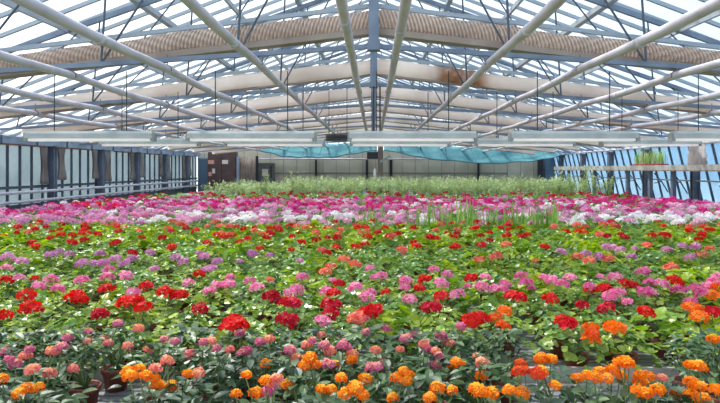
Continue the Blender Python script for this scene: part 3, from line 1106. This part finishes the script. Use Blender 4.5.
for kind, pts in LHEADS:
    for (px, py) in pts:
        best = None
        for hz in (1.0, 0.97, 1.03, 0.94, 1.06):
            d = dist(py, hz)
            X = wx(px, d)
            for L in lan:
                e = math.hypot(L['p'][0] - X, L['p'][1] - d) + 0.3 * abs(hz - 1.0)
                if len(L['heads']) >= 7:
                    e += 0.15
                if best is None or e < best[0]:
                    best = (e, L, (X, d, hz))
        best[1]['heads'].append((kind, best[2]))
LROWS = [(0, 16, 'front'), (16, 33, 'middle'), (33, 99, 'back')]
for a, z_, rowname in LROWS:
    idx = sorted(range(a, min(z_, len(lan))), key=lambda i: lan[i]['p'][0] / lan[i]['p'][1])
    sets = {}
    for i in idx:
        hs = [h[0] for h in lan[i]['heads']]
        lan[i]['c'] = max(set(hs), key=hs.count) if hs else None
        sets.setdefault(lan[i]['c'], []).append(i)
    for c, v in sets.items():
        nm = {'lantana_orange': 'orange', 'lantana_coral': 'coral', 'lantana_pink': 'pink', 'lantana_red': 'orange-red', None: 'flowerless dark'}[c]
        for k, i in enumerate(v):
            from_left = k < (len(v) + 1) // 2
            n = k + 1 if from_left else len(v) - k
            lan[i]['label'] = '%s lantana in terracotta pot, %s such from the %s in the %s lantana row' % (nm, ORD[n], 'left' if from_left else 'right', rowname)
for i, L in enumerate(lan):
    X, d = L['p']
    o = thing('potted_lantana', L['label'], 'plant', (X, d, BZ), 'lantanas on the front bench')
    pot_to(o)
    s = q.uniform(.92, 1.05)
    open_pot = LAN[i] in ((85, 2.62), (116, 2.86), (506, 2.70), (688, 2.68))
    w_ = s * (0.7 if open_pot else 1)
    link('foliage', FOL_L[i % 7], o, (0, 0, 0.055 if open_pot else 0), (0, 0, q.uniform(0, 6)), (w_, w_, s * q.uniform(.88, 1.0) * (.9 if open_pot else 1)))
    link('stem', STEM_L[i % 3], o, (0, 0, 0), (0, 0, q.uniform(0, 6)))
    for kind, w in L['heads']:
        put_head(o, LHEAD[kind], w, FOOT, q, q.uniform(.85, 1.2))

# ------------------------------------------------------------------ geraniums of the second bench
GH = {
    'red': [(26, 299, 1.1), (30, 311, 1.1), (72, 302, 1.0), (80, 303, 1.0), (76, 297, .9), (107, 292, 1.05), (127, 306, 1.1), (136, 303, 1), (144, 312, 1.05), (146, 289, .95), (165, 294, 1), (172, 297, .9), (176, 298, .9), (7, 283, 1), (3, 320, 1), (35, 280, .6),
            (32, 245, 1.1), (36, 248, 1), (72, 244, 1.1), (116, 245, 1.1), (132, 255, 1), (172, 249, 1), (199, 277, .95), (235, 328, 1.25), (240, 331, 1), (230, 331, 1), (182, 297, .8), (339, 286, .9), (334, 296, .9),
            (207, 245, 1), (266, 241, 1), (240, 244, 1), (301, 244, 1), (336, 249, .9), (260, 250, .8), (291, 251, .7), (355, 249, 1), (425, 282, .95), (419, 291, .8), (441, 299, .9), (472, 281, 1), (368, 317, 1.1), (374, 315, 1.1),
            (473, 324, 1.1), (480, 322, 1), (513, 299, 1), (520, 301, 1), (386, 294, .6), (416, 248, 1), (455, 249, 1.1), (436, 242, 1), (481, 247, 1), (365, 246, 1), (520, 240, 1), (625, 287, 1), (632, 288, .9), (602, 292, 1), (606, 291, .9), (590, 292, .9),
            (674, 284, 1.1), (550, 302, 1), (645, 316, 1), (564, 326, 1.05), (570, 328, .9), (712, 316, 1), (544, 249, 1), (327, 255, .9), (290, 306, 1), (286, 305, .8)],
    'crimson': [(99, 317, .9), (103, 318, .8), (271, 300, 1.1), (275, 302, .8), (293, 308, 1), (200, 312, .9), (285, 324, 1), (291, 323, .9), (330, 309, 1.1), (336, 310, .9), (330, 318, .9), (427, 312, 1), (434, 311, 1), (607, 312, 1), (582, 308, .8), (40, 312, .5)],
    'pink': [(51, 282, 1), (82, 283, 1), (107, 280, 1), (126, 278, 1), (6, 270, .9), (38, 289, .9), (57, 292, .9), (133, 295, .9), (19, 280, .8), (109, 272, .9), (189, 285, .8), (217, 289, 1), (229, 287, 1), (210, 294, .9), (250, 284, .9), (257, 291, 1), (302, 280, 1),
             (296, 292, 1), (290, 296, .9), (327, 294, .9), (332, 284, .9), (230, 279, .7), (356, 291, 1), (322, 325, .9), (381, 279, 1), (375, 279, .7), (406, 284, 1), (441, 286, 1), (434, 272, .9), (447, 277, .9), (482, 289, .9), (495, 292, .9), (502, 293, .9), (521, 279, 1),
             (526, 285, 1), (457, 297, 1), (485, 279, .8), (370, 270, .8), (367, 301, 1), (370, 295, .8), (409, 302, .9), (405, 290, .8), (505, 286, .8), (361, 322, .9), (545, 281, .9), (551, 283, 1), (562, 287, .9), (570, 280, .9), (615, 280, 1), (642, 275, 1), (645, 272, .8), (650, 285, .9), (662, 287, 1),
             (679, 293, 1), (696, 292, 1), (702, 297, 1), (645, 295, 1), (650, 296, .9), (611, 299, 1), (619, 295, .9), (627, 304, .7), (589, 289, .8), (715, 285, 1), (717, 279, .9), (691, 304, .8), (708, 288, .8), (600, 278, .6), (532, 290, .6), (468, 288, .6)],
    'lilac': [(8, 259, 1), (22, 264, 1), (14, 262, .8), (50, 257, 1), (59, 254, 1), (69, 257, 1), (82, 266, 1), (104, 266, 1), (115, 261, 1), (125, 266, 1), (132, 261, 1), (100, 256, 1), (150, 255, 1), (176, 260, 1), (94, 266, .9), (184, 264, 1), (204, 259, 1), (217, 264, 1), (211, 271, .9), (206, 272, .8),
              (252, 256, 1), (270, 257, .8), (607, 249, 1), (613, 250, 1), (621, 252, 1), (667, 252, 1), (696, 249, 1.1), (561, 254, 1), (586, 256, 1), (599, 259, 1), (632, 259, .9), (690, 260, 1), (682, 248, 1), (199, 255, .8), (155, 271, .8), (635, 250, .7), (240, 263, .6), (300, 262, .6)],
    'salmon': [(325, 275, 1), (344, 262, 1), (355, 267, 1), (331, 269, .9), (357, 322, 1), (402, 252, 1.1), (497, 258, 1), (480, 262, 1), (506, 247, 1.1), (577, 259, 1), (589, 263, 1), (609, 261, 1), (606, 261, .9), (647, 247, 1), (671, 270, 1.1), (710, 251, 1), (702, 257, 1), (322, 252, .9), (492, 259, .8), (270, 281, .6), (535, 262, .6)],
    'orange': [(504, 314, .8), (502, 329, .8), (495, 320, .7), (716, 291, 1), (715, 300, 1), (691, 312, 1), (697, 313, .9), (700, 320, .9), (613, 332, 1), (618, 333, .9), (590, 332, .9), (590, 343, .9), (592, 337, .7)],
}
grid = []
row = 0
d = 3.08
while d < 6.4:
    lim = 0.62 * d + 0.55
    n = int(2 * lim / 0.285)
    for k in range(n + 1):
        X = -lim + 2 * lim * k / n + (0.14 if row % 2 else 0) + R.uniform(-.035, .035)
        if d < 3.2 and 0.55 < X < 0.85:
            continue
        grid.append({'p': (X, d + R.uniform(-.03, .03)), 'row': row, 'c': None, 'heads': []})
    d += 0.285
    row += 1
far_heads = []
allh = [(c, px, py, s) for c, v in GH.items() for (px, py, s) in v]
allh.sort(key=lambda h: -h[2])
for c, px, py, s in allh:
    hz = BZ + 0.265 + 0.02 * math.sin(px * 1.7)
    dd = dist(py, hz)
    X = wx(px, dd)
    if dd > 6.35:
        far_heads.append((c, X, dd, hz, s))
        continue
    best = None
    for g in grid:
        e = math.hypot(g['p'][0] - X, g['p'][1] - dd)
        if g['c'] not in (None, c):
            e += 0.22
        if len(g['heads']) >= 4:
            e += 0.2
        if best is None or e < best[0]:
            best = (e, g)
    g = best[1]
    if g['c'] is None:
        g['c'] = c
    g['heads'].append((c, (X, dd, hz), s))
q = random.Random(21)
NAMES = {'red': 'red geranium', 'crimson': 'crimson geranium', 'pink': 'pink geranium', 'lilac': 'lilac geranium', 'salmon': 'salmon geranium', 'orange': 'orange geranium', None: 'flowerless geranium'}


def label_rows(plants, tail):
    rows = {}
    for g in plants:
        rows.setdefault((g['row'], g['c']), []).append(g)
    for (r, c), v in rows.items():
        v.sort(key=lambda g: g['p'][0])
        for k, g in enumerate(v):
            fl = k < (len(v) + 1) // 2
            n = k + 1 if fl else len(v) - k
            if len(v) == 1:
                g['label'] = 'only %s in the %s row %s' % (NAMES[c], ORD[r + 1], tail)
            else:
                g['label'] = '%s, %s such from the %s in the %s row %s' % (NAMES[c], ORD[n], 'left' if fl else 'right', ORD[r + 1], tail)


label_rows(grid, 'behind the lantanas')
for i, g in enumerate(grid):
    X, d = g['p']
    c = g['c']
    o = thing((c + '_geranium') if c else 'leafy_geranium', g['label'], 'plant', (X, d, BZ), ('%s geraniums on the second bench' % c) if c else 'flowerless geraniums on the second bench')
    if d < 5.0:
        pot_to(o)
    else:
        link('pot', POT, o)
    s = q.uniform(.9, 1.08)
    link('foliage', FOL_G[i % 7] if q.random() < .8 else FOL_B[i % 6], o, (0, 0, 0), (0, 0, q.uniform(0, 6)), (s, s, s * q.uniform(.85, 1.05)))
    link('stem', STEM_G[i % 3], o, (0, 0, 0), (0, 0, q.uniform(0, 6)))
    for cc, w, hs in g['heads']:
        put_head(o, HEAD[cc], w, FOOT, q, hs * .98)

# ------------------------------------------------------------------ bright leaved belt (third bench)
belt = []
d, row = 6.5, 0
while d < 8.05:
    lim = 0.62 * d + 0.6
    n = int(2 * lim / 0.34)
    for k in range(n + 1):
        X = -lim + 2 * lim * k / n + (0.17 if row % 2 else 0) + R.uniform(-.04, .04)
        belt.append({'p': (X, d + R.uniform(-.03, .03)), 'row': row, 'c': None, 'heads': []})
    d += 0.32
    row += 1
for c, X, dd, hz, s in far_heads:
    g = min(belt, key=lambda g: math.hypot(g['p'][0] - X, g['p'][1] - dd) + (0 if g['c'] in (None, c) else .25))
    g['c'] = g['c'] or c
    g['heads'].append((c, (X, dd, hz + 0.02), s))
q = random.Random(31)
for g in belt:
    u = q.random()
    if g['c'] is None and u < 0.72:
        g['c'] = 'red' if u < .46 else ('salmon' if u < .64 else 'crimson')
    if g['c'] and len(g['heads']) < 2:
        for _ in range(q.choice((1, 1, 2))):
            g['heads'].append((g['c'], (g['p'][0] + q.uniform(-.14, .14), g['p'][1] + q.uniform(-.12, .12), BZ + q.uniform(.25, .33)), q.uniform(.8, 1.15)))
label_rows(belt, 'of the bright-leaved belt')
for i, g in enumerate(belt):
    X, d = g['p']
    c = g['c']
    o = thing((c + '_geranium') if c else 'leafy_geranium', g['label'], 'plant', (X, d, BZ), ('%s geraniums in the yellow-green leaved belt' % c) if c else 'flowerless geraniums in the yellow-green leaved belt')
    link('pot', POT, o)
    s = q.uniform(.95, 1.15)
    link('foliage', FOL_B[i % 6] if q.random() < .75 else FOL_M[i % 6], o, (0, 0, 0), (0, 0, q.uniform(0, 6)), (s, s, s))
    for cc, w, hs in g['heads']:
        hd = put_head(o, HEAD[cc], w, FOOT, q, hs * .92)

# ------------------------------------------------------------------ broad belts farther back: 8.1 to 19.8 m
q = random.Random(41)


def zone(X, d):
    u = X / d
    if d > 15 and X < -6.2 or u < -0.36:
        return 'towards the left wall'
    if u > 0.36:
        return 'towards the right shelf'
    return 'below the roof ridge'


def pick(X, d):
    px = VX + F * X / d
    u = q.random()
    if d < 8.75:        # salmon flowers over yellow-green leaves
        return 'salmon' if u < .42 else ('red' if u < .6 else ('pink' if u < .68 else None))
    if d < 10.5:
        if px < 150:
            return 'lilac' if u < .72 else ('pale' if u < .85 else 'pink')
        if px < 360:
            return 'white' if u < .5 else ('pale' if u < .85 else 'lilac')
        if px < 560:
            return 'pale' if u < .26 else ('lilac' if u < .4 else ('white' if u < .55 else None))
        return 'white' if u < .62 else ('pale' if u < .8 else 'lilac')
    if d < 12.4:
        if px < 90:
            return 'lilac' if u < .5 else ('magenta' if u < .85 else 'pale')
        return 'pale' if u < .42 else ('magenta' if u < .7 else ('lilac' if u < .9 else 'white'))
    if d < 15.9:
        if px < 120 and u < .25:
            return 'red'
        return 'magenta' if u < .62 else ('pale' if u < .85 else ('lilac' if u < .94 else 'white'))
    return 'crimson' if u < .3 else ('magenta' if u < .36 else None)


BN = {'salmon': 'salmon geranium', 'red': 'red geranium', 'pink': 'pink geranium', 'lilac': 'lilac geranium', 'white': 'white geranium', 'pale': 'pale pink geranium', 'magenta': 'magenta geranium',
      'crimson': 'dark red geranium', None: 'flowerless green geranium'}
KN = {'pale': 'pale_pink_geranium', None: 'green_geranium'}
d = 8.3
i = 0
while d < 19.7:
    pitch = 0.35 if d < 10.5 else 0.39
    lim = min(7.9, 0.63 * d + 0.6)
    n = int(2 * lim / pitch)
    for k in range(n + 1):
        X = -lim + 2 * lim * (k + (0.5 if i % 2 else 0)) / n + q.uniform(-.06, .06)
        if X > lim or (d > 12.3 and X < -6.9):
            continue
        Y = d + q.uniform(-.06, .06)
        if Y > 13 and abs(X) > 0.605 * Y + 0.3:
            continue
        c = pick(X, Y)
        where = 'in the strip behind the yellow-green leaved belt' if Y < 8.75 else ('in the white and lilac strip' if Y < 10.5 else ('in the near half of the pink belt' if Y < 13.2 else ('in the far half of the pink belt' if Y < 15.9 else 'in the sparse last strip')))
        lab = '%s %s, %s' % (BN[c], where, zone(X, Y))
        o = thing(KN.get(c) or c + '_geranium', lab, 'plant', (X, Y, BZ), lab + ' (look-alikes)')
        s = q.uniform(.95, 1.2)
        fol = FOL_B if Y < 8.75 and q.random() < .75 else FOL_M
        link('foliage', fol[q.randrange(6)], o, (0, 0, -0.058), (0, 0, q.uniform(0, 6)), (s, s, s * q.uniform(.95, 1.15)))
        if c:
            for _ in range(q.choice((2, 3)) if 8.75 < Y < 15.9 else 1):
                w = (X + q.uniform(-.16, .16), Y + q.uniform(-.14, .14), BZ + q.uniform(.20, .29))
                put_head(o, FAR[c], w, FOOT, q, q.uniform(.8, 1.12) * (.8 if Y < 8.75 else 1), False)
    d += pitch * 0.92
    i += 1

# ------------------------------------------------------------------ spiky green plants among the belts
def spike_mesh(seed):
    q = random.Random(seed)
    b = MB()
    for i in range(13):
        a = q.uniform(0, 2 * PI)
        k = q.uniform(.05, .6)
        blade(b, Vector((math.cos(a) * .02, math.sin(a) * .02, 0.06)), Vector((math.cos(a) * k, math.sin(a) * k, 1)), Vector((math.cos(a), math.sin(a), .1)), q.uniform(.3, .56), 0.022, q.uniform(0, .35), q.random(), 5)
    return b.mesh('foliage', 'leaf_spike', False)


SPK = [spike_mesh(500 + i) for i in range(4)]
q = random.Random(51)
spots = [(372, 9.0), (381, 9.4), (440, 9.1), (452, 8.6), (462, 9.3), (470, 8.7), (478, 9.2), (489, 8.4), (497, 8.9), (505, 8.3), (512, 8.8), (521, 8.5), (530, 9.0), (538, 8.6), (547, 8.4), (556, 8.8), (553, 9.3), (365, 8.5), (418, 8.6), (430, 8.9)]
order = sorted(range(len(spots)), key=lambda i: spots[i][0])
for k, i in enumerate(order):
    px, d = spots[i]
    o = thing('sword_leaf_plant', 'upright sword-leaved green plant among salmon geraniums, %s of its kind from the left' % ORD[k + 1], 'plant', (wx(px, d), d, BZ), 'sword-leaved plants among the geraniums')
    link('pot', POT, o)
    s = q.uniform(.8, 1.1)
    link('foliage', SPK[i % 4], o, (0, 0, 0.02), (0, 0, q.uniform(0, 6)), (s, s, s))


# ------------------------------------------------------------------ tall grey-green bushes before the back wall
def bush_mesh(seed, h, n, w=0.035, L=0.12):
    q = random.Random(seed)
    b = MB()
    for s in range(11):
        a = q.uniform(0, 2 * PI)
        k = q.uniform(0.05, 0.34)
        top = Vector((math.cos(a) * k, math.sin(a) * k, h * q.uniform(.7, 1.0)))
        b.tube([(0, 0, 0), top * 0.5 + Vector((0, 0, .03)), top], [0.008, 0.006, 0.003], 4, False)
        for i in range(n // 11):
            t = q.uniform(.25, 1)
            c = top * t
            a2 = q.uniform(0, 2 * PI)
            blade(b, c, Vector((math.cos(a2), math.sin(a2), q.uniform(.1, 1.3))), Vector((0, 0, 1)), L * q.uniform(.6, 1.2), w, q.uniform(0, .3), q.random(), 3)
    return b.mesh('bush', 'leaf_silver', False)


BUSH = [bush_mesh(600 + i, 0.76, 150, 0.028, 0.11) for i in range(6)]
q = random.Random(61)
d = 20.2
r = 0
while d < 26.2:
    n = 28
    for k in range(n + 1):
        X = -7.7 + 15.4 * k / n + q.uniform(-.12, .12)
        if X < -5.7:
            continue
        Y = d + q.uniform(-.12, .12)
        lab = 'grey-green feathery bush in the %s row of bushes, %s' % (('front', 'second', 'third', 'fourth', 'fifth', 'sixth', 'seventh', 'eighth', 'ninth', 'tenth')[r], zone(X, Y))
        px = VX + F * X / Y
        hs = q.uniform(.82, 1.08) * (0.82 if px < 290 else 1.0)
        o = link('feathery_bush', BUSH[q.randrange(6)], None, (X, Y, BZ), (0, 0, q.uniform(0, 6)), (1.05, 1.05, hs))
        tag(o, lab, 'bush', lab + ' (look-alikes)')
    d += 0.68
    r += 1
TALL = [bush_mesh(640 + i, 1.05, 110, 0.05, 0.13) for i in range(3)]
for k, (px, d) in enumerate(((266, 21.0), (294, 20.6), (450, 21.2), (521, 21.0), (558, 20.4), (570, 20.2), (583, 20.0), (592, 20.3), (608, 20.2))):
    h = (0.95, 1.0, 0.85, .88, 1.0, 1.1, 1.2, 1.1, 1.0)[k]
    o = link('leafy_shrub', TALL[k % 3], None, (wx(px, d), d - 0.15, BZ), (0, 0, k), (.7, .7, h * .92))
    tag(o, 'tall green shrub rising above the feathery bushes, %s such from the left' % ORD[k + 1], 'shrub', 'tall shrubs above the bushes')

# ------------------------------------------------------------------ light
w = bpy.data.worlds.new('sky')
SC.world = w
w.use_nodes = True
nt = w.node_tree
nt.nodes.clear()
out = nt.nodes.new('ShaderNodeOutputWorld')
bg = nt.nodes.new('ShaderNodeBackground')
tc = nt.nodes.new('ShaderNodeTexCoord')
sx = nt.nodes.new('ShaderNodeSeparateXYZ')
nt.links.new(tc.outputs['Generated'], sx.inputs[0])
c1 = mixcol(nt, ramp(nt, sx.outputs[0], -0.45, 0.55), lin(255, 254, 252), lin(160, 190, 218))
nt.links.new(c1, bg.inputs[0])
bg.inputs[1].default_value = 1.25
nt.links.new(bg.outputs[0], out.inputs[0])
ld = bpy.data.lights.new('sun', 'SUN')
ld.energy = 5.0
ld.angle = math.radians(4)
ld.color = (1.0, 0.95, 0.87)
so = bpy.data.objects.new('sun', ld)
COL.objects.link(so)
so.rotation_euler = Vector((0.35, -0.55, -0.9)).to_track_quat('-Z', 'Y').to_euler()

# ------------------------------------------------------------------ camera
cd = bpy.data.cameras.new('camera')
cam = bpy.data.objects.new('camera', cd)
COL.objects.link(cam)
cam.location = (0, 0, CZ)
cam.rotation_euler = (PI / 2, 0, 0)
cd.sensor_width = 36.0
cd.lens = F / 720 * 36
cd.shift_x = -(VX - 360) / 720
cd.shift_y = -(201.5 - VY) / 720
cd.clip_end = 300
SC.camera = cam

vs = SC.view_settings
vs.view_transform = 'Standard'
vs.look = 'None'
vs.gamma = 1.0
vs.use_curve_mapping = False
vs.exposure = 0.55
SC.cycles.max_bounces = 8
SC.cycles.transparent_max_bounces = 12
SC.cycles.use_denoising = True
